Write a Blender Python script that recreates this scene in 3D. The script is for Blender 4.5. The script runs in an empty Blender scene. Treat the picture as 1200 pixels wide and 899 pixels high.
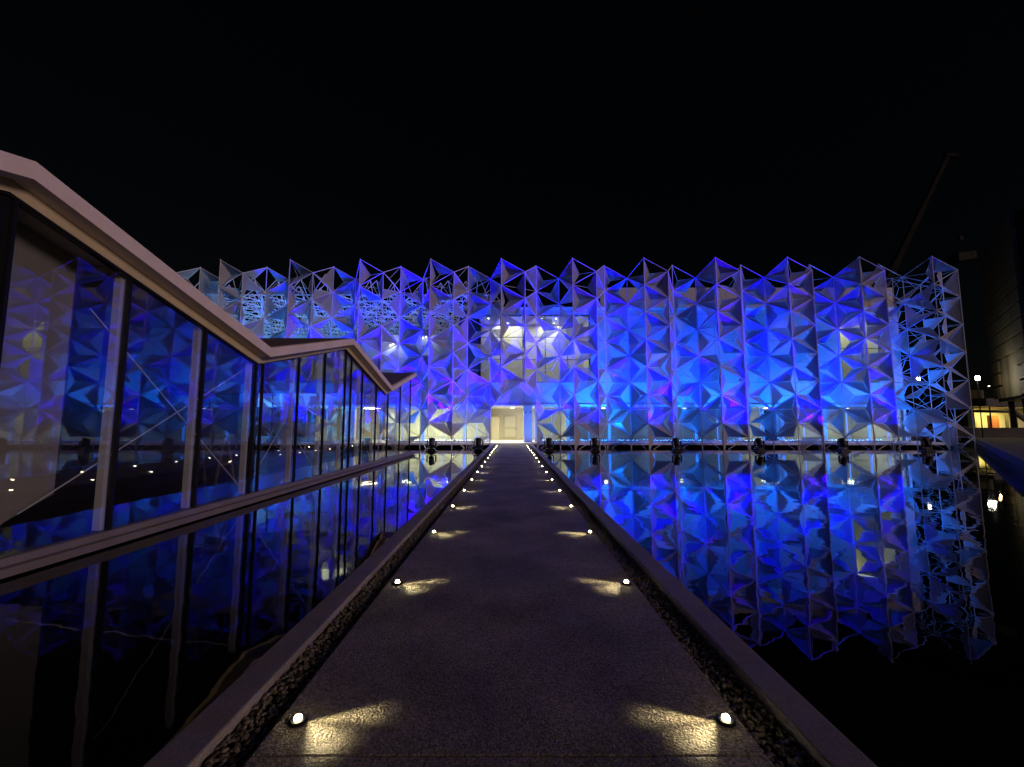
import bpy, math, random
import numpy as np
from mathutils import Vector, Matrix
R = math.radians
random.seed(7); rng = np.random.default_rng(7)
SC = bpy.context.scene
COL = SC.collection

# ------------------------------------------------------------------ camera
cam_d = bpy.data.cameras.new('camera'); cam = bpy.data.objects.new('camera', cam_d); COL.objects.link(cam)
cam_d.sensor_width = 36; cam_d.lens = 36 * 505 / 1200
cam_d.clip_start = .05; cam_d.clip_end = 3000
cam.location = (0, 0, 1.6); cam.rotation_euler = (R(90 + 5.49), 0, 0)
SC.camera = cam
# ------------------------------------------------------------------ night sky, street glow as the one sun
SUN_DIR = Vector((-.80, .55, -.22)).normalized()
w = bpy.data.worlds.new('World'); SC.world = w; w.use_nodes = True
nt = w.node_tree; bg = nt.nodes['Background']
sky = nt.nodes.new('ShaderNodeTexSky'); sky.sky_type = 'NISHITA'; sky.sun_disc = False
sky.sun_elevation = math.asin(-SUN_DIR.z); sky.sun_rotation = math.atan2(-SUN_DIR.x, -SUN_DIR.y)
nt.links.new(sky.outputs[0], bg.inputs[0]); bg.inputs[1].default_value = .0005
sd = bpy.data.lights.new('sun', 'SUN'); sd.energy = .9; sd.angle = R(12); sd.color = (1, .69, .66)
sun = bpy.data.objects.new('sun', sd); COL.objects.link(sun); sun.rotation_euler = SUN_DIR.to_track_quat('-Z', 'Y').to_euler()
sun.location = (60, -60, 30)
SC.view_settings.view_transform = 'Standard'; SC.view_settings.look = 'None'; SC.view_settings.gamma = 1
SC.view_settings.exposure = 0
SC.cycles.max_bounces = 10; SC.cycles.transparent_max_bounces = 16; SC.cycles.glossy_bounces = 4
SC.cycles.sample_clamp_indirect = 6

# ------------------------------------------------------------------ materials
def mat(name, col, rough=.6, var=.12, scale=4, metal=0, bump=0, bscale=40, spec=None, detail=4):
    m = bpy.data.materials.new(name); m.use_nodes = True; n = m.node_tree; b = n.nodes['Principled BSDF']
    b.inputs['Roughness'].default_value = rough; b.inputs['Metallic'].default_value = metal
    if spec is not None: b.inputs['Specular IOR Level'].default_value = spec
    tc = n.nodes.new('ShaderNodeTexCoord')
    t = n.nodes.new('ShaderNodeTexNoise'); t.inputs['Scale'].default_value = scale; t.inputs['Detail'].default_value = detail
    n.links.new(tc.outputs['Object'], t.inputs['Vector'])
    r = n.nodes.new('ShaderNodeValToRGB')
    r.color_ramp.elements[0].position = .3; r.color_ramp.elements[1].position = .7
    r.color_ramp.elements[0].color = (*[c * (1 - var) for c in col], 1); r.color_ramp.elements[1].color = (*[c * (1 + var) for c in col], 1)
    n.links.new(t.outputs['Fac'], r.inputs['Fac']); n.links.new(r.outputs['Color'], b.inputs['Base Color'])
    if bump:
        t2 = n.nodes.new('ShaderNodeTexNoise'); t2.inputs['Scale'].default_value = bscale; t2.inputs['Detail'].default_value = 6
        n.links.new(tc.outputs['Object'], t2.inputs['Vector'])
        bp = n.nodes.new('ShaderNodeBump'); bp.inputs['Strength'].default_value = bump; bp.inputs['Distance'].default_value = .02
        n.links.new(t2.outputs['Fac'], bp.inputs['Height']); n.links.new(bp.outputs['Normal'], b.inputs['Normal'])
    return m
def emit(name, col, s):
    m = bpy.data.materials.new(name); m.use_nodes = True; n = m.node_tree; n.nodes.remove(n.nodes['Principled BSDF'])
    e = n.nodes.new('ShaderNodeEmission'); e.inputs[0].default_value = (*col, 1); e.inputs[1].default_value = s
    n.links.new(e.outputs[0], n.nodes['Material Output'].inputs[0]); return m
def glass(name, ior,   tint=(1, 1, 1), rough=.0):
    m = bpy.data.materials.new(name); m.use_nodes = True; n = m.node_tree; n.nodes.remove(n.nodes['Principled BSDF'])
    tr = n.nodes.new('ShaderNodeBsdfTransparent'); tr.inputs[0].default_value = (*tint, 1)
    gl = n.nodes.new('ShaderNodeBsdfGlossy'); gl.inputs['Roughness'].default_value = rough
    lw = n.nodes.new('ShaderNodeLayerWeight'); lw.inputs['Blend'].default_value = .5
    pw = n.nodes.new('ShaderNodeMath'); pw.operation = 'POWER'; pw.inputs[1].default_value = 4
    fr = n.nodes.new('ShaderNodeMath'); fr.operation = 'MULTIPLY_ADD'; fr.inputs[1].default_value = 1 - ior; fr.inputs[2].default_value = ior
    n.links.new(lw.outputs['Facing'], pw.inputs[0]); n.links.new(pw.outputs[0], fr.inputs[0])
    mx = n.nodes.new('ShaderNodeMixShader')
    n.links.new(fr.outputs[0], mx.inputs[0]); n.links.new(tr.outputs[0], mx.inputs[1]); n.links.new(gl.outputs[0], mx.inputs[2])
    n.links.new(mx.outputs[0], n.nodes['Material Output'].inputs[0]); return m
def fabric(name, col, trans, see):
    m = bpy.data.materials.new(name); m.use_nodes = True; n = m.node_tree; n.nodes.remove(n.nodes['Principled BSDF'])
    tc = n.nodes.new('ShaderNodeTexCoord'); t = n.nodes.new('ShaderNodeTexNoise'); t.inputs['Scale'].default_value = 2.2; t.inputs['Detail'].default_value = 5
    n.links.new(tc.outputs['Object'], t.inputs['Vector'])
    r = n.nodes.new('ShaderNodeValToRGB'); r.color_ramp.elements[0].color = (*[c * .8 for c in col], 1); r.color_ramp.elements[1].color = (*[min(1, c * 1.15) for c in col], 1)
    n.links.new(t.outputs['Fac'], r.inputs['Fac'])
    d = n.nodes.new('ShaderNodeBsdfDiffuse'); tl = n.nodes.new('ShaderNodeBsdfTranslucent'); tr = n.nodes.new('ShaderNodeBsdfTransparent')
    n.links.new(r.outputs[0], d.inputs[0]); n.links.new(r.outputs[0], tl.inputs[0])
    m1 = n.nodes.new('ShaderNodeMixShader'); m1.inputs[0].default_value = trans
    n.links.new(d.outputs[0], m1.inputs[1]); n.links.new(tl.outputs[0], m1.inputs[2])
    m2 = n.nodes.new('ShaderNodeMixShader'); m2.inputs[0].default_value = see
    n.links.new(m1.outputs[0], m2.inputs[1]); n.links.new(tr.outputs[0], m2.inputs[2])
    n.links.new(m2.outputs[0], n.nodes['Material Output'].inputs[0]); return m
M = dict(
    path=mat('path_concrete', (.17, .146, .124), .75, .5, 1.1, bump=1, bscale=70, detail=10, spec=.25),
    kerb=mat('kerb_stone', (.21, .185, .18), .7, .12, 3, bump=.25, bscale=90),
    pebble=mat('gravel_stone', (.12, .105, .08), .6, .65, 28),
    bed=mat('gravel_bed', (.03, .026, .02), .9, .4, 30, bump=.5, bscale=60),
    white=mat('white_steel', (.68, .67, .67), .45, .05, 3),
    column=mat('white_column_paint', (.6, .58, .54), .4, .06, 3),
    roof=mat('roof_render', (.76, .66, .63), .8, .07, 1.5, bump=.1, bscale=60),
    rooftop=mat('shaded_roof_top', (.10, .075, .08), .85, .15, 1.2),  # roof colour with the shade of the top side painted in
    band=mat('soffit_band', (.56, .48, .29), .8, .07, 2),
    black=mat('black_metal', (.008, .008, .01), .5, .2, 5, spec=.2),
    blackpl=mat('black_plastic', (.015, .015, .016), .4, .2, 8),
    ledge=mat('ledge_stone', (.16, .14, .14), .7, .12, 2, bump=.2, bscale=60),
    floor=mat('interior_floor', (.05, .04, .04), .25, .2, 1.5),
    dark=mat('dark_interior', (.035, .034, .036), .8, .2, 1),
    beige=mat('interior_plaster', (.30, .28, .24), .8, .08, 1.2),
    clad=mat('pale_cladding', (.50, .51, .53), .6, .05, .8),
    slab=mat('platform_stone', (.78, .78, .78), .6, .06, 2),
    cream=mat('cream_plaster', (.66, .62, .46), .7, .04, 1),
    door=mat('cream_door', (.52, .48, .33), .5, .05, 2),
    tan=mat('tan_cladding', (.09, .083, .055), .8, .25, .35),
    asphalt=mat('ground_asphalt', (.045, .043, .045), .9, .2, .5),
    dimwall=mat('dim_render', (.07, .065, .06), .9, .2, .5),
    crane=mat('crane_paint', (.022, .022, .021), 1, .2, .4, spec=.02),
    load=mat('load_sheet', (.04, .04, .034), 1, .4, 1.2, spec=.02),
    orange=mat('orange_panel', (.5, .16, .04), .6, .15, 2),
    panel=fabric('solid_fabric', (.52, .50, .505), .36, .15),
    mesh=fabric('open_mesh_fabric', (.55, .54, .55), .3, .5),
    glass=glass('pavilion_glass', .11, (.93, .95, .97)),
    pane=glass('window_glass', .03, (.85, .93, .93)),
    lens=emit('path_lamp_lens', (1, .82, .42), 60),
    flood=emit('flood_lens', (1, .93, .82), 60),
    lamp=emit('ceiling_lamp_glow', (1, .95, .8), 9),
    spark=emit('downlight_glow', (1, .97, .9), 25),
    bluelens=emit('stage_lens', (.08, .02, 1), 12),
    strip=emit('linear_led', (.25, .5, 1), 1.6),
)
def speckle(m, scale, amt):                            # stone grains showing in a ground surface
    n = m.node_tree; b = n.nodes['Principled BSDF']; src = b.inputs['Base Color'].links[0].from_socket
    tc = n.nodes.new('ShaderNodeTexCoord'); v = n.nodes.new('ShaderNodeTexVoronoi'); v.inputs['Scale'].default_value = scale
    n.links.new(tc.outputs['Object'], v.inputs['Vector']); s_ = n.nodes.new('ShaderNodeSeparateColor'); n.links.new(v.outputs['Color'], s_.inputs[0])
    r = n.nodes.new('ShaderNodeMapRange'); r.inputs[3].default_value = 1 - amt; r.inputs[4].default_value = 1 + amt; n.links.new(s_.outputs[0], r.inputs[0])
    mx = n.nodes.new('ShaderNodeMix'); mx.data_type = 'RGBA'; mx.blend_type = 'MULTIPLY'; mx.inputs[0].default_value = 1
    n.links.new(src, mx.inputs[6]); n.links.new(r.outputs[0], mx.inputs[7]); n.links.new(mx.outputs[2], b.inputs['Base Color'])
speckle(M['path'], 95, .55); speckle(M['kerb'], 120, .2)
def water():
    m = bpy.data.materials.new('pool_water'); m.use_nodes = True; n = m.node_tree; b = n.nodes['Principled BSDF']
    b.inputs['Base Color'].default_value = (.003, .004, .006, 1); b.inputs['Roughness'].default_value = .015; b.inputs['IOR'].default_value = 1.33
    tc = n.nodes.new('ShaderNodeTexCoord'); mp = n.nodes.new('ShaderNodeMapping'); mp.inputs['Scale'].default_value = (1, .8, 1)
    t = n.nodes.new('ShaderNodeTexNoise'); t.inputs['Scale'].default_value = 1.6; t.inputs['Detail'].default_value = 2.5; t.inputs['Roughness'].default_value = .45
    n.links.new(tc.outputs['Object'], mp.inputs[0]); n.links.new(mp.outputs[0], t.inputs['Vector'])
    bp = n.nodes.new('ShaderNodeBump'); bp.inputs['Strength'].default_value = .17; bp.inputs['Distance'].default_value = .02
    n.links.new(t.outputs['Fac'], bp.inputs['Height']); n.links.new(bp.outputs[0], b.inputs['Normal'])
    return m
M['water'] = water()

# ------------------------------------------------------------------ mesh helpers
class MB:
    def __init__(s): s.v = []; s.f = []
    def add(s, v, f):
        o = len(s.v); s.v += [tuple(p) for p in v]; s.f += [tuple(i + o for i in q) for q in f]; return s
    def box(s, x0, x1, y0, y1, z0, z1):
        return s.add([(x0, y0, z0), (x1, y0, z0), (x1, y1, z0), (x0, y1, z0), (x0, y0, z1), (x1, y0, z1), (x1, y1, z1), (x0, y1, z1)],
                     [(3, 2, 1, 0), (4, 5, 6, 7), (0, 1, 5, 4), (1, 2, 6, 5), (2, 3, 7, 6), (3, 0, 4, 7)])
    def bar(s, a, b, r, n=6, r2=None):
        a = Vector(a); b = Vector(b); d = (b - a).normalized(); u = d.orthogonal().normalized(); q = d.cross(u); r2 = r if r2 is None else r2
        v = [a + (u * math.cos(2 * math.pi * i / n) + q * math.sin(2 * math.pi * i / n)) * r for i in range(n)]
        v += [b + (u * math.cos(2 * math.pi * i / n) + q * math.sin(2 * math.pi * i / n)) * r2 for i in range(n)]
        return s.add(v, [(i, (i + 1) % n, (i + 1) % n + n, i + n) for i in range(n)] + [tuple(range(n - 1, -1, -1)), tuple(range(n, 2 * n))])
    def beam(s, a, b, wx, h):     # rectangular bar; h measured in the vertical plane
        a = Vector(a); b = Vector(b); d = (b - a).normalized(); sd_ = d.cross(Vector((0, 0, 1))).normalized(); up = sd_.cross(d)
        v = [p + sd_ * sx * wx / 2 + up * sz * h / 2 for p in (a, b) for sx, sz in ((-1, -1), (1, -1), (1, 1), (-1, 1))]
        return s.add(v, [(3, 2, 1, 0), (4, 5, 6, 7), (0, 1, 5, 4), (1, 2, 6, 5), (2, 3, 7, 6), (3, 0, 4, 7)])
    def extr(s, poly, off):       # closed planar polygon swept by a vector
        n = len(poly); off = Vector(off); v = [Vector(p) for p in poly]; v += [p + off for p in v]
        return s.add(v, [tuple(range(n)), tuple(range(2 * n - 1, n - 1, -1))] + [((i + 1) % n, i, i + n, (i + 1) % n + n) for i in range(n)])
    def lathe(s, c, prof, n=14, axis=None):
        c = Vector(c); ax = (Vector(axis) if axis is not None else Vector((0, 0, 1))).normalized(); u = ax.orthogonal().normalized(); q = ax.cross(u); v = []
        for r, z in prof: v += [c + ax * z + (u * math.cos(2 * math.pi * i / n) + q * math.sin(2 * math.pi * i / n)) * r for i in range(n)]
        f = [(j * n + i, j * n + (i + 1) % n, (j + 1) * n + (i + 1) % n, (j + 1) * n + i) for j in range(len(prof) - 1) for i in range(n)]
        return s.add(v, f + [tuple(range(n - 1, -1, -1)), tuple((len(prof) - 1) * n + i for i in range(n))])
    def mesh(s, name, m):
        me = bpy.data.meshes.new(name); me.from_pydata(s.v, [], s.f); me.materials.append(M[m] if isinstance(m, str) else m); me.validate(); me.update()
        import bmesh
        bm = bmesh.new(); bm.from_mesh(me); bmesh.ops.recalc_face_normals(bm, faces=bm.faces); bm.to_mesh(me); bm.free()
        return me
    def build(s, name, m, parent=None, **k):
        o = bpy.data.objects.new(name, s.mesh(name, m)); COL.objects.link(o)
        if parent: o.parent = parent
        for a, b in k.items(): o[a] = b
        return o
def thing(name, label, cat, group=None, loc=(0, 0, 0), rz=0):
    o = bpy.data.objects.new(name, None); COL.objects.link(o); o.location = loc; o.rotation_euler = (0, 0, rz)
    o.empty_display_size = .3; o['label'] = label; o['category'] = cat
    if group: o['group'] = group
    return o
def inst(name, me, parent, mtx):
    o = bpy.data.objects.new(name, me); COL.objects.link(o); o.parent = parent; o.matrix_local = mtx; return o
def bevel(o, w_=.01, s=2):
    b = o.modifiers.new('bevel', 'BEVEL'); b.width = w_; b.segments = s; b.limit_method = 'ANGLE'; return o
def light(name, kind, loc, energy, col, parent=None, aim=None, **k):
    d = bpy.data.lights.new(name, kind); d.energy = energy; d.color = col
    for a, b in k.items(): setattr(d, a, b)
    o = bpy.data.objects.new(name, d); COL.objects.link(o); o.location = loc
    if parent: o.parent = parent
    if aim is not None: o.rotation_euler = Vector(aim).to_track_quat('-Z', 'Y').to_euler()
    return o

# ------------------------------------------------------------------ setting
ZW = -.36
MB().add([(-700, -200, -1.2), (900, -200, -1.2), (900, 1500, -1.2), (-700, 1500, -1.2)], [(0, 1, 2, 3)]).build('ground', 'asphalt', kind='structure')
# pool water, its right rim runs diagonally towards the camera
MB().add([(-60, -6, ZW), (-3, -6, ZW), (5, 2.35, ZW), (39.5, 36.85, ZW), (39.5, 60, ZW), (-60, 60, ZW)], [(0, 1, 2, 3, 4, 5)]).build('water', 'water', kind='structure')
d45 = Vector((1, 1, 0)).normalized()
pv = MB().extr([(5, 2.36, -1.1), (80, 77.36, -1.1), (80, -6, -1.1), (-3, -6, -1.1)], (0, 0, 1.12)).build('pavement', 'asphalt', kind='structure')
wr = MB().extr([(5, 2.36, -1), (5.45, 2.36, -1), (5.45, 2.36, .35), (5, 2.36, .35)], (35.5, 35.5, 0)).build('pool_rim_wall', 'dimwall', label='low dark rim wall running diagonally along the right side of the pool', category='wall')
# walkway
wk = thing('walkway', 'walkway', 'walkway'); del wk['label'], wk['category']; wk['kind'] = 'structure'
bevel(MB().box(-1.27, 1.24, -4, 2.255, -1, 0).build('slab', 'path', wk), .006)
bevel(MB().box(-1.27, 1.24, 2.262, 37.29, -1, 0).build('slab', 'path', wk), .006)
for x0, x1 in ((-1.73, -1.51), (1.49, 1.71)):
    o = bevel(MB().box(x0, x1, -4, 36.2, -1, .015).build('kerb', 'kerb', kind='structure'), .012)
for x0, x1 in ((-1.51, -1.27), (1.24, 1.49)):
    MB().box(x0, x1, -4, 36.2, -1, -.06).build('gravel_bed', 'bed', kind='structure')
def gravel():
    t = (1 + 5 ** .5) / 2
    iv = np.array([(-1, t, 0), (1, t, 0), (-1, -t, 0), (1, -t, 0), (0, -1, t), (0, 1, t), (0, -1, -t), (0, 1, -t), (t, 0, -1), (t, 0, 1), (-t, 0, -1), (-t, 0, 1)]) / 1.9
    ifc = np.array([(0, 11, 5), (0, 5, 1), (0, 1, 7), (0, 7, 10), (0, 10, 11), (1, 5, 9), (5, 11, 4), (11, 10, 2), (10, 7, 6), (7, 1, 8), (3, 9, 4), (3, 4, 2), (3, 2, 6), (3, 6, 8), (3, 8, 9), (4, 9, 5), (2, 4, 11), (6, 2, 10), (8, 6, 7), (9, 8, 1)])
    V = []; F = []; o = 0
    for x0, x1 in ((-1.495, -1.285), (1.255, 1.475)):
        y = 1.2
        while y < 26:
            dens = 1 if y < 8 else (.5 if y < 14 else .22); size = .0125 / dens ** .5
            for _ in range(int(26 * dens + .5)):
                s = size * rng.uniform(.6, 1.35) * np.array([rng.uniform(.8, 1.4), rng.uniform(.8, 1.4), rng.uniform(.55, .9)])
                a = rng.uniform(0, 6.28); ca, sa = math.cos(a), math.sin(a)
                v = iv * rng.uniform(.8, 1.2, (12, 1)) * s
                v = np.stack([v[:, 0] * ca - v[:, 1] * sa, v[:, 0] * sa + v[:, 1] * ca, v[:, 2]], 1)
                V.append(v + np.array([rng.uniform(x0, x1), y + rng.uniform(0, .05), -.052 + rng.uniform(0, .022)])); F.append(ifc + o); o += 12
            y += .05
    me = bpy.data.meshes.new('gravel'); me.from_pydata(np.concatenate(V).tolist(), [], np.concatenate(F).tolist()); me.materials.append(M['pebble'])
    ob = bpy.data.objects.new('gravel', me); COL.objects.link(ob); ob['kind'] = 'stuff'
gravel()

# ------------------------------------------------------------------ main building behind the screen
G = thing('gallery_building', 'long blue lit gallery building with cream lit rooms behind the white lattice screen', 'building')
WY = 40.0
MB().box(-60, 39, 37.3, 60, -.12, .04).build('platform', 'slab', G)
MB().box(-60, 39, 38.6, 59, -1.1, -.12).build('platform_base', 'black', G)
# cladding panels: a grid with openings left out
xs = [-3.2, 1.1, 5.2, 7.35, 11.3, 15.2, 19.1, 23, 27, 30.9, 35.0, 36.5]
zs = [3.5, 5.55, 7.5, 9.5, 12.0, 12.5]
for i in range(len(xs) - 1):
    for j in range(len(zs) - 1):
        if xs[i + 1] <= 7.36 and 1 <= j <= 3: continue
        if i == 9 and 1 <= j <= 3: continue
        MB().box(xs[i] + .012, xs[i + 1] - .012, WY, WY + .3, zs[j] + .012, zs[j + 1] - .012).build('cladding_panel', 'clad', G)
MB().box(-3.25, 36.55, WY - .06, WY + .5, 12.5, 12.72).build('parapet_cap', 'slab', G)
MB().box(7.4, 30.8, WY + .31, WY + .6, 9.6, 12.1).build('wall_backing', 'dark', G)
MB().box(7.3, 31.0, WY + .31, WY + .6, 3.5, 9.6).build('wall_backing', 'dark', G)
# left courtyard wall further back, dark recess between
for i in range(10):
    for j in range(3):
        MB().box(-45 + i * 4 + .012, -41 + i * 4 - .012, 46, 46.3, 3.5 + 2.6 * j + .012, 6.1 + 2.6 * j - .012).build('cladding_panel', 'clad', G)
MB().box(-5, -3.2, 40.3, 46.3, 3.5, 12.5).build('recess_wall', 'dark', G)
# upper storey set back behind the parapet
for i in range(7):
    MB().box(9 + i * 4.28 + .015, 13.28 + i * 4.28 - .015, 43, 43.3, 12.2, 15.6).build('setback_panel', 'clad', G)
MB().box(-4, 37, 40.6, 56, 12.16, 12.3).build('roof_deck', 'dark', G)
# ground floor: glazing bays
def window(x0, x1, z0, z1, y, nx, nz, parent, fr='white'):
    f = MB(); w_ = .07
    f.box(x0, x0 + w_, y, y + .1, z0, z1).box(x1 - w_, x1, y, y + .1, z0, z1).box(x0 + w_, x1 - w_, y, y + .1, z0, z0 + w_).box(x0 + w_, x1 - w_, y, y + .1, z1 - w_, z1)
    wd = f.build('window_frame', fr, parent)
    for i in range(1, nx): MB().box(x0 + (x1 - x0) * i / nx - .03, x0 + (x1 - x0) * i / nx + .03, y + .005, y + .095, z0 + w_, z1 - w_).build('mullion', fr, wd)
    for j in range(1, nz):
        for i in range(nx):
            MB().box(x0 + (x1 - x0) * i / nx + (.03 if i else w_), x0 + (x1 - x0) * (i + 1) / nx - (.03 if i < nx - 1 else w_), y + .01, y + .09, z0 + (z1 - z0) * j / nz - .025, z0 + (z1 - z0) * j / nz + .025).build('transom', fr, wd)
    MB().box(x0 + w_, x1 - w_, y + .04, y + .055, z0 + w_, z1 - w_).build('pane', 'pane', wd)
bays = [(-20, -16), (-16, -12), (-12, -8.2), (-8.2, -4.4), (-4.4, -2.05), (2.15, 5.2), (5.2, 9), (9, 13), (13, 17), (17, 21), (21, 25), (25, 29), (29, 33), (33, 36.5)]
for a, b in bays: window(a + .05, b - .05, .05, 3.35, WY + .02, 2, 1, G)
for x in sorted({b[0] for b in bays} | {b[1] for b in bays}):
    MB().box(x - .05, x + .05, WY + .02, WY + .14, .05, 3.35).build('post', 'white', G)
MB().box(-20, 36.5, WY - .1, WY + .4, 3.36, 3.49).build('lintel', 'slab', G)
# ground floor interior
MB().box(-20, 36.5, 46.5, 46.7, .05, 3.4).build('back_wall', 'cream', G)
MB().box(-20, 36.5, WY + .4, 46.5, 3.32, 3.36).build('ceiling', 'cream', G)
for x in (-12, -2.4, 5.1, 13, 21, 29, 36.4): MB().box(x, x + .15, WY + .6, 46.5, .05, 3.32).build('partition', 'cream', G)
d = MB().box(-.95, .55, 46.38, 46.47, .05, 2.7).build('door', 'door', G)
MB().box(-.75, .35, 46.33, 46.37, .35, 1.2).build('door_panel', 'cream', d); MB().box(-.75, .35, 46.33, 46.37, 1.35, 2.5).build('door_panel', 'cream', d)
MB().bar((.42, 46.3, 1.1), (.42, 46.3, 1.3), .025).build('handle', 'black', d)
MB().box(-2.2, -1.35, 45.6, 46.4, .05, 2.4).build('cupboard', 'cream', G)
wp = MB().box(1.05, 1.85, 39.5, 39.95, .05, 3.35).build('white_pillar', 'slab', G)
for x in (1.25, 1.72): MB().lathe((x, 39.498, 2.75), [(.06, 0), (.06, .04), (.03, .06)], 10, (0, -1, 0)).build('sensor', 'black', wp)
# dark door with a transom inside the right glazing
dd = MB().box(23.3, 24.4, WY - .03, WY + .01, .1, 2.9).build('dark_door', 'black', G)
MB().box(23.15, 23.29, WY - .05, WY + .01, .05, 3.05).build('door_frame', 'cream', dd); MB().box(24.41, 24.6, WY - .05, WY + .01, .05, 3.05).build('door_frame', 'cream', dd)
MB().box(23.3, 24.4, WY - .06, WY - .035, 1.5, 1.56).build('door_rail', 'white', dd)
# upper rooms
def room(x0, x1, z0, z1, y1, nx, nz):
    window(x0, x1, z0, z1, WY + .06, nx, nz, G, 'black')
    MB().box(x0, x1, y1, y1 + .2, z0, z1).build('back_wall', 'cream', G)
    MB().box(x0, x1, WY + .7, y1, z1 - .02, z1 + .1).build('ceiling', 'cream', G)
    MB().box(x0, x1, WY + .7, y1, z0 - .1, z0).build('room_floor', 'cream', G)
    MB().box(x0 - .1, x0, WY + .7, y1, z0, z1).build('side_wall', 'cream', G); MB().box(x1, x1 + .1, WY + .7, y1, z0, z1).build('side_wall', 'cream', G)
room(-3.2, 7.35, 5.55, 12.0, 44, 5, 3)
room(30.9, 35.0, 5.55, 12.0, 44, 2, 2)
# lights in the rooms
CREAM = (1, .90, .54)
def ceiling_lamp(x, y, z, e, label, col=CREAM, r=.22):
    t = thing('ceiling_lamp', label, 'lamp', 'ceiling lamps in the gallery rooms', (x, y, z))
    MB().lathe((0, 0, 0), [(r, 0), (r, -.05), (r * .9, -.06)]).build('rim', 'white', t)
    MB().lathe((0, 0, 0), [(r * .85, -.062), (r * .8, -.10), (r * .4, -.13)]).build('diffuser', 'lamp', t)
    light('room_light', 'AREA', (0, 0, -.16), e, col, t, (0, 0, -1), shape='DISK', size=3.0 if z > 5 else 1.6)
ceiling_lamp(.05, 41.2, 3.32, 330, 'glowing ceiling lamp above the open entrance')
ceiling_lamp(-6.4, 42.5, 3.32, 330, 'ceiling lamp in the cream room left of the entrance')
ceiling_lamp(-10.5, 42.5, 3.32, 240, 'ceiling lamp in the leftmost cream room beside the pavilion')
ceiling_lamp(9, 42.5, 3.32, 22, 'ceiling lamp in the pale room right of the entrance')
ceiling_lamp(17, 42.5, 3.32, 22, 'ceiling lamp behind the glazing in the middle of the right side')
ceiling_lamp(25, 42.5, 3.32, 110, 'ceiling lamp in the room behind the dark door')
ceiling_lamp(33, 42.5, 3.32, 120, 'ceiling lamp in the last ground floor room on the right')
ceiling_lamp(-.4, 43.0, 11.97, 190, 'left ceiling lamp in the big cream upper room', r=.16)
ceiling_lamp(4.2, 43.0, 11.97, 190, 'right ceiling lamp in the big cream upper room', r=.16)
ceiling_lamp(33, 43.0, 11.97, 120, 'ceiling lamp in the narrow cream upper room at the right', r=.16, col=(1, .95, .6))
words = ['first', 'second', 'third', 'fourth', 'fifth', 'sixth', 'seventh', 'eighth', 'ninth', 'tenth', 'eleventh', 'twelfth', 'thirteenth', 'fourteenth', 'fifteenth', 'sixteenth']
for k, x in enumerate((-2.3, -.9, 1.3, 2.9, 4.3, 6.2)):
    t = thing('downlight', f'tiny bright downlight in the ceiling of the big cream upper room, {words[k]} from the left', 'lamp', 'downlights of the cream upper room', (x, 41.2, 11.96))
    MB().lathe((0, 0, 0), [(.10, 0), (.10, -.03)]).build('rim', 'white', t); MB().lathe((0, 0, 0), [(.06, -.032), (.05, -.06)]).build('bulb', 'spark', t)
for k, (x, z) in enumerate(((-12.9, 10.2), (-9.4, 11.0))):
    t = thing('wall_spotlight', ['twin white spotlight low on the courtyard wall above the pavilion roof', 'twin white spotlight higher on the courtyard wall near the dark recess'][k], 'lamp', 'twin spotlights on the courtyard wall', (x, 45.9, z))
    MB().box(-.28, .28, -.05, .1, .05, .12).build('bracket', 'white', t)
    for s in (-.16, .16): MB().lathe((s, -.02, s * .3), [(.06, 0), (.12, .12), (.12, .2)], axis=(0, -1, -.2)).build('lamp_head', 'white', t); MB().lathe((s, -.24, s * .3 - .04), [(.07, 0), (.04, .04)], axis=(0, -1, -.2)).build('bulb', 'spark', t)
    light('wall_light', 'POINT', (0, -.7, -.2), 60, (.8, .95, 1), t, shadow_soft_size=.1)

# wall washers between wall and screen, one long line on the platform edge and uplights added in every bay to brighten the wall
CY = (0, .15, 1)
def washer(x0, x1, y, z, e, label, aim, col=CY):
    t = thing('linear_washer', label, 'lamp', 'linear lights washing the gallery wall', ((x0 + x1) / 2, y, z)); h = (x1 - x0) / 2
    MB().box(-h, h, -.06, .06, -.06, 0).build('housing', 'white', t)
    MB().box(-h, h, -.10, -.062, -.06, .09).build('lip', 'white', t)  # lip added to hide the bright strip from the front
    MB().box(-h + .05, h - .05, -.04, .04, .002, .012).build('diffuser', 'strip', t)
    light('wash', 'AREA', (0, 0, .03), e, col, t, aim, shape='RECTANGLE', size=x1 - x0 - .1, size_y=.08)
washer(2.4, 19, 38.2, .12, 1500, 'long blue linear light along the platform right of the entrance', (0, .12, 1))
washer(19.4, 36.4, 38.2, .12, 1500, 'long blue linear light along the platform at the far right', (0, .12, 1))
washer(-14, -2.4, 38.2, .12, 1000, 'long blue linear light along the platform left of the entrance', (0, .1, 1))
washer(-44, -15, 41, .12, 4500, 'long blue linear light in the courtyard behind the pavilion', (0, .25, 1), (.10, .42, 1))
washer(-46, -16, 53, .12, 6000, 'unseen blue linear light added deep in the courtyard behind the pavilion', (0, .1, 1), (.06, .36, 1))  # hidden lamp added to turn the space frame bluer
where = ['farthest left behind the pavilion', 'behind the pavilion end', 'left of the entrance', 'right of the entrance', 'second right of the entrance', 'third right of the entrance', 'fourth right of the entrance', 'fifth right of the entrance', 'sixth right of the entrance', 'last before the right screen corner']
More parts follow.
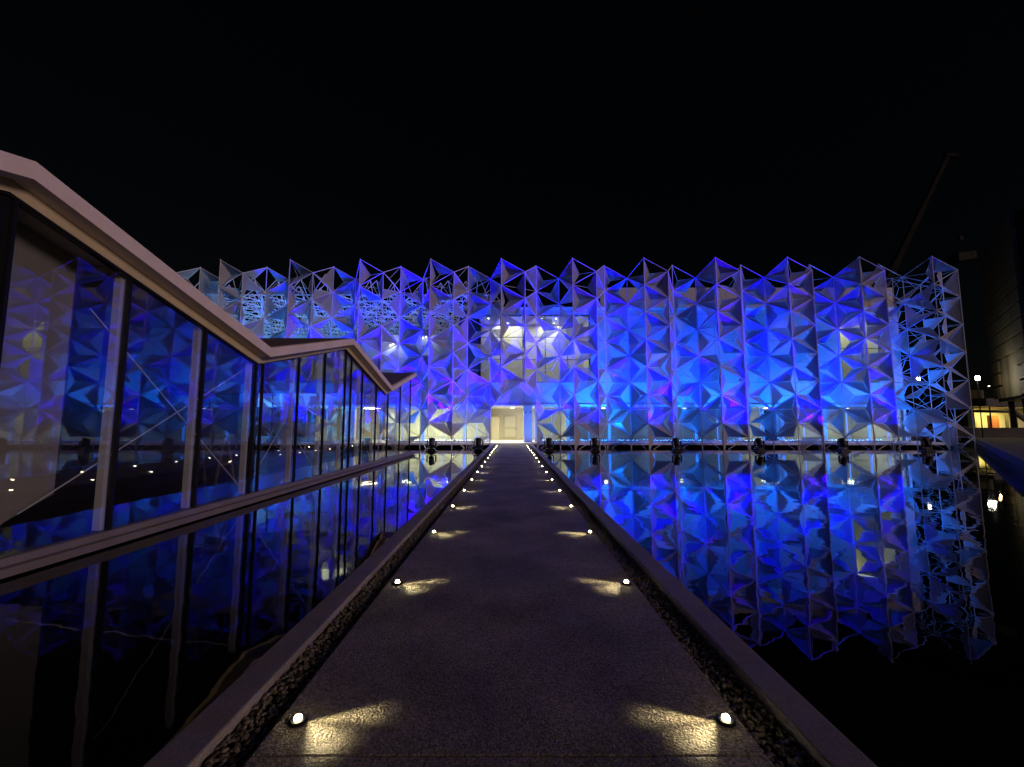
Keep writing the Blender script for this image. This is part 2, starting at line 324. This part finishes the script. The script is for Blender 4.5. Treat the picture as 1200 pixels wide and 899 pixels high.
for x, nm_ in zip((-19, -12.5, -5, 5.6, 9, 14, 19.5, 25, 30, 34.6), where):  # added lamps, lifting the blue high up on the wall
    t = thing('added_uplight', 'small white lamp added on the platform, ' + nm_, 'lamp', 'added uplights at the foot of the gallery wall', (x, 37.75, .04))
    MB().lathe((0, 0, 0), [(.11, 0), (.11, .05), (.05, .06)], 12).build('base', 'white', t)
    MB().lathe((0, 0, .1), [(.07, 0), (.1, .02), (.1, .16)], 12, (0, .2, 1)).build('head', 'white', t)
    light('wash', 'SPOT', (0, .06, .34), 5000 if x > 0 else 4200, CY, t, (0, 2.25, 10.0), spot_size=R(95), spot_blend=1, shadow_soft_size=.06)

# ------------------------------------------------------------------ faceted lattice screen
A = 2.32; H3 = A * math.sqrt(3) / 2; DY = .75 * A; DEP = .29 * A; Z0 = -.56
S = thing('lattice_screen', 'folded white lattice screen of steel tubes and triangular mesh panels lit deep blue', 'screen', None, (0, 35.47, 0), R(-.76))
cols = []                                             # (x, y, half, bay, letter)
for n in range(-10, 5):
    p = 11.15 + 6.028 * n
    cols += [(p - H3 / 2, DY, 1, n, 'V'), (p, 0, 0, n, 'P'), (p + H3, 0, 1, n, 'M')]
    if n < 4: cols.append((p + H3 * 1.5, DY, 0, n, 'L'))
cx = cols[-1][0]
side = [(cx + .55, 1.93, 0), (cx + .55, 3.94, 1), (cx - .45, 5.68, 0), (cx - .45, 7.69, 1), (cx + .55, 9.43, 0), (cx + .55, 11.44, 1)]
cols += [(x, y, h, 5, 'S') for x, y, h in side]
def node(c, k): return Vector((c[0], c[1], Z0 + A * k + (A / 2 if c[2] else 0)))
def alive(c, k):
    if k < 0 or k > (6 if c[2] else 7): return False
    if c[3] == -2 and c[4] in 'PM' and k < 2: return False
    return True
tubes, ribs, panels, meshes, posts = [], [], [], [], []
for i, c in enumerate(cols):
    for k in range(8):
        if alive(c, k) and alive(c, k + 1): tubes.append((node(c, k), node(c, k + 1)))
    if c[2] and alive(c, 0): posts.append((node(c, 0), Vector((c[0], c[1], -1.1))))
    elif alive(c, 0): posts.append((node(c, 0), Vector((c[0], c[1], -1.1))))
    if i == 0: continue
    b = cols[i - 1]; lo, hi = (b, c) if not b[2] else (c, b)          # lo has whole rows, hi half rows
    for k in range(8):
        tri = []
        if alive(lo, k) and alive(hi, k): tubes.append((node(lo, k), node(hi, k)))
        if alive(hi, k) and alive(lo, k + 1): tubes.append((node(hi, k), node(lo, k + 1)))
        if alive(lo, k) and alive(lo, k + 1) and alive(hi, k): tri.append((node(lo, k), node(lo, k + 1), node(hi, k)))
        if alive(hi, k) and alive(hi, k + 1) and alive(lo, k + 1): tri.append((node(hi, k), node(hi, k + 1), node(lo, k + 1)))
        for t in tri:
            g = (t[0] + t[1] + t[2]) / 3; nrm = (t[1] - t[0]).cross(t[2] - t[0]).normalized()
            if c[4] == 'S':
                if nrm.x > 0: nrm = -nrm
            elif nrm.y < 0: nrm = -nrm
            ap = g + nrm * DEP
            if g.z < 1.0 and c[4] != 'S' and g.x < 33: fill = .35
            elif g.z < 3.4 and g.x > 4: fill = .86
            else: fill = .72
            if g.z > 13.2: fill = .66
            if g.z > 14.6: fill = .46
            if g.x > 32.5: fill = .42
            if g.x < -3 and g.z > 9: fill = .55
            if -4 < g.x < 7.6 and 5.4 < g.z < 12: fill = .44
            if c[4] == 'S': fill = .26
            for q in t: ribs.append((q, ap))
            for q in range(3):
                z = random.random()
                if z < fill * .72: panels.append((t[q], t[(q + 1) % 3], ap))
                elif z < fill: meshes.append((t[q], t[(q + 1) % 3], ap))
import itertools
def pj(v):                                            # rough size in the photograph, only used to choose which pieces stay separate
    p = S.matrix_basis @ v; return 505 * p.x / p.y, 505 * (p.z - 1.6) / p.y
def seen(v):
    x, z = pj(v); return x > -390 and x < 545 and not (x < -110 and z < 80)
def area(t):
    a, b, c = [pj(q) for q in t]; return abs((b[0] - a[0]) * (c[1] - a[1]) - (c[0] - a[0]) * (b[1] - a[1])) / 2 if seen((t[0] + t[1]) / 2) else 0
def plen(t):
    a, b = [pj(q) for q in t]; return math.hypot(a[0] - b[0], a[1] - b[1]) if seen((t[0] + t[1]) / 2) and t[0].y < 3 else 0
LR = math.hypot(A / math.sqrt(3), DEP); HP = math.hypot(A / (2 * math.sqrt(3)), DEP)
tube_me = MB().bar((0, 0, 0), (0, 0, A), .031, 8).mesh('tube', 'white')
rib_me = MB().bar((0, 0, 0), (0, 0, LR), .016, 6).mesh('rib', 'white')
pan_me = MB().extr([(-A / 2 + .10, .05, -.008), (A / 2 - .10, .05, -.008), (0, HP - .06, -.008)], (0, 0, .016)).mesh('panel', 'panel')
def along(a, b):
    d = (b - a); m = d.to_track_quat('Z', 'Y').to_matrix().to_4x4(); m.translation = a; return m
def pmat(t):
    a, b, ap = t; o = (a + b) / 2; x = (b - a).normalized(); y = (ap - o).normalized(); z = x.cross(y)
    m = Matrix((x, y, z)).transposed().to_4x4(); m.translation = o; return m
def mass(me, mats, name, m):
    bv = np.array([v.co for v in me.vertices]); bf = [tuple(p.vertices) for p in me.polygons]; V = []; F = []; o = 0
    for q in mats:
        q = np.array(q); V.append(bv @ q[:3, :3].T + q[:3, 3]); F += [tuple(i + o for i in f) for f in bf]; o += len(bv)
    n = bpy.data.meshes.new(name); n.from_pydata(np.concatenate(V).tolist(), [], F); n.materials.append(M[m])
    ob = bpy.data.objects.new(name, n); COL.objects.link(ob); ob.parent = S; ob['kind'] = 'stuff'; return ob
def scatter(items, key, me, fn, name, m, lim=290):
    it = sorted(items, key=key, reverse=True)
    for t in it[:lim]: inst(name, me, S, fn(t))
    if it[lim:]: mass(me, [fn(t) for t in it[lim:]], name, m)
scatter(panels, area, pan_me, pmat, 'panel', 'panel')
msh_me = pan_me.copy(); msh_me.materials[0] = M['mesh']
scatter(meshes, area, msh_me, pmat, 'mesh_panel', 'mesh')
scatter(tubes, plen, tube_me, lambda t: along(*t), 'tube', 'white')
scatter(ribs, plen, rib_me, lambda t: along(*t), 'rib', 'white')
pm = MB(); nm = MB(); done = set()
for a, b in posts: pm.bar(a, b, .05, 6)
pm.build('post', 'white', S, kind='stuff')
for t in tubes:
    for q in t:
        kq = tuple(round(v, 2) for v in q)
        if kq in done: continue
        done.add(kq); nm.lathe(q, [(.03, -.06), (.058, -.03), (.058, .03), (.03, .06)], 6)
nm.build('node', 'white', S, kind='stuff')

# horizontal space frame roofing the courtyard behind the left part of the screen
RF = thing('roof_space_frame', 'pale triangulated space frame roofing the courtyard above the pavilion', 'roof frame', None, (0, 0, 13.6))
fb = MB(); rb = MB()
for j in range(12):
    for i in range(-21, -1):
        ox = A / 2 if j % 2 else 0; p = Vector((i * A + ox, 39 + j * H3, 0)); q = Vector(((i + 1) * A + ox, p.y, 0))
        u = Vector((p.x + A / 2, p.y + H3, 0)); fb.bar(p, q, .05, 5).bar(p, u, .05, 5).bar(q, u, .05, 5)
        g = (p + q + u) / 3 + Vector((random.uniform(-.3, .3), 0, random.uniform(1.2, 2.4)))
        for e in (p, q, u): rb.bar(e, g, .03, 4)
        g = (q + u + Vector((u.x + A, u.y, 0))) / 3 + Vector((random.uniform(-.3, .3), 0, -random.uniform(1.0, 1.9)))
        for e in (p, q, u): rb.bar(e, g, .03, 4)
fb.build('tube', 'white', RF, kind='stuff'); rb.build('rib', 'white', RF, kind='stuff')

# ------------------------------------------------------------------ moving head lights standing in the water
BL = (.001, 0.0, 1)
def gobo(o, seed, hx_):                                     # the pattern wheel inside a stage light: a plate of random cut out cells
    d = o.data; d.use_nodes = True; n = d.node_tree; e = n.nodes['Emission']
    g = n.nodes.new('ShaderNodeTexCoord'); v = n.nodes.new('ShaderNodeTexVoronoi'); v.inputs['Scale'].default_value = 7
    ad = n.nodes.new('ShaderNodeVectorMath'); ad.operation = 'ADD'; ad.inputs[1].default_value = (seed * 3.1, seed * 1.7, seed * .9)
    n.links.new(g.outputs['Normal'], ad.inputs[0]); n.links.new(ad.outputs[0], v.inputs['Vector'])
    s = n.nodes.new('ShaderNodeSeparateColor'); tint = n.nodes.new('ShaderNodeValToRGB'); tint.color_ramp.interpolation = 'CONSTANT'
    tint.color_ramp.elements[0].color = (1, 1, 1, 1); tint.color_ramp.elements[1].position = .74 if -13 < hx_ < 7 else .84; tint.color_ramp.elements[1].color = (34, 1, .85, 1)
    n.links.new(s.outputs[1], tint.inputs['Fac']); n.links.new(tint.outputs[0], e.inputs['Color']); n.links.new(v.outputs['Color'], s.inputs[0])
    r = n.nodes.new('ShaderNodeValToRGB'); r.color_ramp.elements[0].position = .42; r.color_ramp.elements[1].position = .47
    r.color_ramp.elements[0].color = (.05, .05, .05, 1)
    n.links.new(s.outputs[0], r.inputs['Fac']); n.links.new(r.outputs[0], e.inputs['Strength'])
hx = [(-18, 'farthest left, seen dimly through the pavilion glass'), (-12, 'second from the left, seen through the pavilion glass'), (-6.0, 'leftmost, beside the end of the pavilion ledge'), (-2.5, 'just left of the walkway'), (2.76, 'just right of the walkway'), (6.16, 'second to the right of the walkway'),
      (12.2, 'third to the right of the walkway'), (18.3, 'fourth to the right of the walkway'), (24.4, 'fifth to the right of the walkway'), (30.5, 'rightmost, near the screen corner')]
for k, (x, wd) in enumerate(hx):
    t = thing('moving_head_light', 'black stage light standing in the water, ' + wd, 'stage light', 'black stage lights in front of the screen', (x, 32.4 - .0133 * x, ZW))
    bevel(MB().box(-.36, .36, -.3, .3, -.5, .07).build('plinth', 'blackpl', t), .02)
    bevel(MB().box(-.27, .27, -.22, .22, .071, .22).build('base', 'blackpl', t), .03)
    y = MB().box(-.11, .11, -.09, .09, .221, .27)
    y.box(-.36, .36, -.08, .08, .271, .33); y.box(-.36, -.28, -.08, .08, .331, .80).box(.28, .36, -.08, .08, .331, .80)
    bevel(y.build('yoke', 'blackpl', t), .02)
    ax = Vector((0, .42, .9)).normalized(); c = Vector((0, 0, .66))
    hd = MB().lathe(c, [(.12, -.30), (.19, -.26), (.21, -.05), (.21, .12), (.24, .2), (.24, .28), (.2, .29)], 16, ax).build('head', 'blackpl', t)
    MB().lathe(c, [(.17, .292), (.12, .31)], 16, ax).build('lens', 'bluelens', hd)
    for s in (-.1, .1): MB().bar((s, -.18, .5), (s, -.26, .5), .02).build('handle', 'blackpl', hd)
    bm_ = light('beam', 'SPOT', c + ax * .4, 5500 if x > 29 else (24000 if x < -4 else 17000), BL, t, (0, .58, .81), spot_size=R(80), spot_blend=.6, shadow_soft_size=.03)
    gobo(bm_, k, x)

# ------------------------------------------------------------------ path lights
def beam_pattern(o, sx, tilt):                         # the small reflector: a flat two lobed fan thrown across the path
    d = o.data; d.use_nodes = True; n = d.node_tree; e = n.nodes['Emission']
    def mth(op, a, b=None, c=None):
        q = n.nodes.new('ShaderNodeMath'); q.operation = op
        for i_, v in enumerate((a, b, c)):
            if v is None: continue
            if isinstance(v, (int, float)): q.inputs[i_].default_value = v
            else: n.links.new(v, q.inputs[i_])
        return q.outputs[0]
    def ramp(v, a, b, lo, hi):
        q = n.nodes.new('ShaderNodeMapRange'); q.interpolation_type = 'SMOOTHSTEP'; n.links.new(v, q.inputs[0])
        for i_, u in enumerate((a, b, lo, hi)): q.inputs[i_ + 1].default_value = u
        return q.outputs[0]
    tc = n.nodes.new('ShaderNodeTexCoord'); sp = n.nodes.new('ShaderNodeSeparateXYZ'); n.links.new(tc.outputs['Normal'], sp.inputs[0])
    x, y, z = sp.outputs; th = mth('ARCTAN2', y, mth('MULTIPLY', x, sx)); dz = mth('MAXIMUM', mth('MULTIPLY', z, -1), .02)
    rh = mth('DIVIDE', mth('SQRT', mth('ADD', mth('MULTIPLY', x, x), mth('MULTIPLY', y, y))), dz)
    l1 = ramp(mth('ABSOLUTE', mth('SUBTRACT', th, .16 + tilt)),   .34, .05, 0, .75); l2 = ramp(mth('ABSOLUTE', mth('ADD', th, .62 + tilt)), .66, 0, 0, .9)
    cut = ramp(rh, 6, 14, 1, 0); cut2 = ramp(rh, 4, 11, 1, 0)
    st = mth('MULTIPLY', mth('POWER', mth('MINIMUM', rh, 14), 2.1), mth('ADD', mth('MULTIPLY', l1, cut), mth('MULTIPLY', l2, cut2)))
    n.links.new(mth('MULTIPLY', st, mth('LESS_THAN', z, 0)), e.inputs['Strength'])
for sgn, nm_ in ((-1, 'left'), (1, 'right')):
    for k in range(16):
        y = 2.5 + 2.04 * k
        t = thing('path_light', f'small round path light glowing on the {nm_} edge of the walkway, {words[k]} from the camera', 'path light', 'path lights along the walkway', (sgn * 1.16, y, 0))
        MB().lathe((0, 0, 0), [(.05, 0), (.05, .008), (.04, .014)], 18).build('housing', 'black', t)
        MB().lathe((0, 0, 0), [(.021, .0145), (.02, .024), (.013, .032), (.005, .035)], 14).build('lens', 'lens', t)
        beam_pattern(light('glow', 'POINT', (-sgn * .05, 0, .036), .8 * random.uniform(.75, 1.25), (1, .84, .42), t, shadow_soft_size=.006), -sgn, random.uniform(-.08, .08))

# ------------------------------------------------------------------ glass pavilion
PV = thing('glass_pavilion', 'glass walled pavilion with a zigzag folded roof standing over the pool at the left', 'pavilion')
prof = [(-.3, 3.6), (5.4, 5.07), (11.14, 3.61), (16.95, 5.03), (22.64, 3.61), (28.25, 5.03)]
XF, XG = -6.3, -6.62
def rz(y):
    for (a, za), (b, zb) in zip(prof, prof[1:]):
        if a <= y <= b: return za + (zb - za) * (y - a) / (b - a)
    return prof[-1][1]
for (a, za), (b, zb) in zip(prof, prof[1:]):
    r_ = MB().extr([(XF, a, za), (XF, b, zb), (XF, b, zb - .245), (XF, a, za - .245)], (-11.5, 0, 0)).build('roof', 'roof', PV)
    MB().extr([(XF - .16, a, za + .005), (XF - .16, b, zb + .005), (XF - .16, b, zb + .02), (XF - .16, a, za + .02)], (-11.2, 0, 0)).build('shaded_roof_top', 'rooftop', r_)  # dark sheet on top, its shade put into the colour
    MB().extr([(XG + .02, a, za - .247), (XG + .02, b, zb - .247), (XG + .02, b, zb - .42), (XG + .02, a, za - .42)], (-.16, 0, 0)).build('edge_beam', 'band', PV)
    MB().extr([(XG + .0, a, za - .421), (XG + .0, b, zb - .421), (XG + .0, b, zb - .46), (XG + .0, a, za - .46)], (-.1, 0, 0)).build('head_frame', 'black', PV)
my = [5.5, 7.29, 9.2, 11.1, 11.42, 13.33, 15.2, 17.08, 17.7, 19.05, 21.05, 23.08, 25.6, 28.15]
top = lambda y: rz(y) - .461
MB().extr([(XG - .04, 4.3, -.12), (XG - .04, 5.47, -.12), (XG - .04, 5.47, top(5.47)), (XG - .04, 5.4, top(5.4)), (XG - .04, 4.3, top(4.3))], (-.06, 0, 0)).build('jamb_panel', 'black', PV)
for y in my: MB().box(XG - .06, XG + .008, y - .025, y + .025, -.12, top(y) + .0).build('mullion', 'black', PV)
MB().box(XG - .16, XG - .101, 11.13, 11.39, -.12, top(11.13)).build('corner_post', 'black', PV)
MB().extr([(XG - .05, -.2, -.12), (XG - .05, 4.29, -.12), (XG - .05, 4.29, top(4.29)), (XG - .05, -.2, top(-.2))], (-.02, 0, 0)).build('pane', 'glass', PV)
for a, b in zip(my, my[1:]):
    ys = [a + .031] + [q for q, _ in prof if a < q < b] + [b - .031]
    MB().extr([(XG - .03, ys[0], -.12), (XG - .03, ys[-1], -.12)] + [(XG - .03, q, top(q)) for q in reversed(ys)], (-.024, 0, 0)).build('pane', 'glass', PV)
for x0, x1 in ((-9.6, -6.75), (-12.6, -9.65), (-15.6, -12.65)):
    MB().box(x0, x1, 28.12, 28.145, -.12, top(28.1)).build('pane', 'glass', PV); MB().box(x0 - .05, x0 - .002, 28.08, 28.18, -.12, top(28.1)).build('mullion', 'black', PV)
MB().extr([(-6.42, -1, -.33), (-6.42, 29, -.33), (-6.42, 29, -.22), (-6.42, -1, -.22)], (-.3, 0, 0)).build('ledge', 'ledge', PV)
MB().extr([(-6.55, -1, -.219), (-6.58, -1, -.125), (-6.75, -1, -.125), (-6.75, -1, -.219)], (0, 29.9, 0)).build('sill', 'ledge', PV)
MB().box(-17.5, -6.76, -.2, 28.3, -.33, -.13).build('floor', 'floor', PV)
MB().box(-17.2, -6.7, -.2, 28.2, -1.2, -.34).build('plinth', 'black', PV)
MB().box(-17.6, -17.4, -.2, 28.2, -.12, 4.9).build('rear_wall', 'dark', PV)
MB().extr([(-7.35, 4.6, -.125), (-7.35, 6.0, -.125), (-7.35, 6.4, .2), (-7.35, 7.05, .5), (-7.35, 7.05, 4.38), (-7.35, 5.4, 4.8), (-7.35, 4.6, 4.6)], (-.22, 0, 0)).build('inner_wall', 'beige', PV)
for y in (7.27, 9.17, 11.04, 13.28, 15.15, 17.03, 19.0, 21.0, 23.0, 25.5):
    MB().box(XG - .25, XG - .13, y - .03, y + .06, -.12, rz(y) - .3).build('column', 'column', PV)
    z = rz(y) - .26; MB().beam((XG - .4, y, z - .09), (-16, y, z - .09), .08, .16).build('rafter', 'column', PV)
for a, b in (((-6.93, 6.93, 3.5), (-6.93, 11.16, .04)), ((-6.95, 6.2, .35), (-6.95, 11.5, 3.25)), ((-6.93, 11.6, .1), (-6.93, 15.3, 3.9)), ((-6.95, 11.6, 3.0), (-6.95, 15.3, .1)), ((-6.93, 17.4, .1), (-6.93, 21.2, 3.2)), ((-6.95, 17.4, 4), (-6.95, 21.2, .1))):
    MB().bar(a, b, .011, 6).build('tie_rod', 'white', PV)
t = thing('trestle', 'pale trestle stand with splayed legs on the dark pavilion floor', 'trestle', None, (-9.1, 13.2, -.13))
for x in (-.45, .45):
    for y in (-1, 1): MB().beam((x, y * .42, 0), (x * .9, y * .06, 1.35), .06, .06).build('leg', 'ledge', t)
    MB().beam((x * .96, -.27, .55), (x * .96, .27, .55), .04, .04).build('stretcher', 'ledge', t)
MB().box(-.6, .6, -.07, .07, 1.36, 1.46).build('top_rail', 'ledge', t)

# ------------------------------------------------------------------ far right: office block, lobby, floodlight, crane
OB = thing('office_block', 'dim tan clad multi storey block at the right edge, glowing warm near its base', 'building')
fd = Vector((-.64, -.77, 0)); fn = Vector((-.77, .64, 0)); P0 = Vector((67.2, 60, 0))
def face_box(s0, s1, z0, z1, d0, d1, name, m, par=OB):
    q = [P0 + fd * s0 + fn * d0, P0 + fd * s1 + fn * d0, P0 + fd * s1 + fn * d1, P0 + fd * s0 + fn * d1]
    return MB().extr([(v.x, v.y, z0) for v in q], (0, 0, z1 - z0)).build(name, m, par)
face_box(0, 19, 4.7, 25, -14, -.4, 'core', 'black')
for q in (2, 9, 16): face_box(q, q + .5, 0, 4.69, -1.4, -.9, 'pillar', 'black')
for j in range(12):
    for i in range(4):
        z0 = 5.0 + j * 1.72
        if j < 3 and i in (1, 2): continue
        face_box(i * 4.4 + .04, i * 4.4 + 4.36, z0 + .12, z0 + 1.6, -.38, 0, 'cladding_panel', 'tan')
face_box(4.4, 7.2, 5.05, 10.1, -.38, -.2, 'bay_panel', 'tan'); face_box(8.6, 13.2, 5.05, 10.1, -.38, -.2, 'bay_panel', 'tan'); face_box(7.3, 7.45, 5.05, 10, -.3, .1, 'reveal', 'tan'); face_box(8.4, 8.55, 5.05, 10, -.3, .1, 'reveal', 'tan')
face_box(7.45, 8.4, 5.05, 10, -.38, -.3, 'slot_window', 'black')
pl = P0 + fd * 5.8 + fn * 1.2
t = thing('wall_light', 'warm wall light glowing at the base of the tan block', 'lamp', None, (pl.x, pl.y, 6.3))
MB().lathe((0, 0, 0), [(.05, 0), (.14, .05), (.14, .3), (.05, .34)]).build('body', 'black', t); MB().lathe((0, 0, .345), [(.1, 0), (.08, .05)]).build('bulb', 'lamp', t)
light('glow', 'POINT', (0, 0, .6), 60, (1, .68, .25), t, shadow_soft_size=.1)
LB = thing('lobby', 'low dark roofed lobby glowing yellow beside the screen corner at the right', 'building')
MB().box(64, 82, 60.4, 67, 4.2, 5.3).build('roof_slab', 'black', LB); MB().box(64.2, 66.5, 60.6, 67, 5.31, 6.5).build('parapet', 'tan', LB)
MB().box(70.2, 82, 66, 66.3, 0, 4.2).build('back_wall', 'cream', LB); MB().box(69, 82, 60.6, 66, 4.1, 4.19).build('ceiling', 'cream', LB)
MB().box(69.9, 70.19, 65.3, 66.3, 0, 4.2).build('side_wall', 'cream', LB)
for x in (67.0, 70.6, 74.2): MB().box(x, x + .12, 60.5, 60.62, .5, 4.2).build('post', 'black', LB)
MB().box(70.3, 71.5, 63.5, 64, .6, 3.0).build('orange_screen', 'orange', LB)
for x in (72, 72.7): MB().box(x, x + .35, 63, 63.2, .6, 3.2).build('display_panel', 'tan', LB)
MB().beam((61, 59.6, 3.55), (69.3, 59.6, 3.4), .5, .35).build('ramp_beam', 'black', LB); MB().beam((69.3, 59.6, 3.4), (71.6, 59.6, 1.6), .5, .4).build('ramp_beam', 'black', LB)
light('lobby_light', 'AREA', (72, 62.5, 4.05), 750, (1, .82, .24), LB, (0, 0, -1), size=4.5)
bw = MB().box(52, 80, 55, 55.4, 0, 1.25).build('boundary_wall', 'dimwall', label='low dark wall in front of the yellow lobby', category='wall')
FL = thing('floodlight', 'bright white floodlight on a thin pole right of the screen', 'floodlight', None, (58.6, 54, 0))
MB().bar((0, 0, 0), (0, 0, 7.2), .06, 8, .045).build('pole', 'black', FL)
MB().box(-.3, .3, -.05, .2, 7.2, 7.75).build('housing', 'black', FL); MB().box(-.26, .26, -.1, -.055, 7.25, 7.7).build('lens', 'flood', FL)
light('flood', 'POINT', (0, -.45, 7.45), 380, (1, .88, .66), FL, shadow_soft_size=.2)
FS = thing('floodlight', 'small white lamp seen through the open corner of the screen', 'floodlight', None, (48.8, 51.5, 0))
MB().bar((0, 0, 0), (0, 0, 6.9), .05, 8).build('pole', 'black', FS); MB().box(-.2, .2, 0, .15, 6.9, 7.3).build('housing', 'black', FS); MB().box(-.17, .17, -.05, -.005, 6.93, 7.27).build('lens', 'flood', FS)
CR = thing('crane', 'faint crane with a slanted telescopic boom in the dark sky', 'crane', None, (66, 90, 0))
b0 = Vector((2.5, 0, 11)); b1 = Vector((30.2, 0, 60.5)); dv = (b1 - b0)
for a, b, r_ in ((0, .52, .75), (.52, .77, .6), (.77, 1, .45)): MB().beam(b0 + dv * a, b0 + dv * b, r_ * 1.4, r_ * 1.8).build('boom', 'crane', CR)
MB().box(-4, 5, -2, 2, 0, 3).build('chassis', 'crane', CR); MB().box(-3, 3.5, -1.6, 1.6, 3.01, 11.2).build('turret', 'crane', CR)
MB().box(29.6, 32.2, -.5, .5, 60.4, 61.2).build('boom_head', 'crane', CR)
MB().bar((31.2, 0, 60.4), (31.2, 0, 42.3), .05, 5).build('hoist_rope', 'crane', CR); MB().box(30.9, 31.5, -.3, .3, 41.4, 42.3).build('hook_block', 'load', CR)
LD = thing('hanging_load', 'pale box of sheeting hanging under the crane hook in the dark', 'load', None, (97.2, 90, 36.3))
MB().extr([(-2, -1.2, 0), (1.9, -1.2, .75), (1.9, -1.2, 2.4), (-2, -1.2, 1.85)], (0, 2.4, 0)).build('crate', 'load', LD)
for x, z in ((-1.9, 1.85), (1.8, 2.4)): MB().bar((x, 0, z), (0, 0, 5.1), .04, 5).build('sling', 'crane', LD)
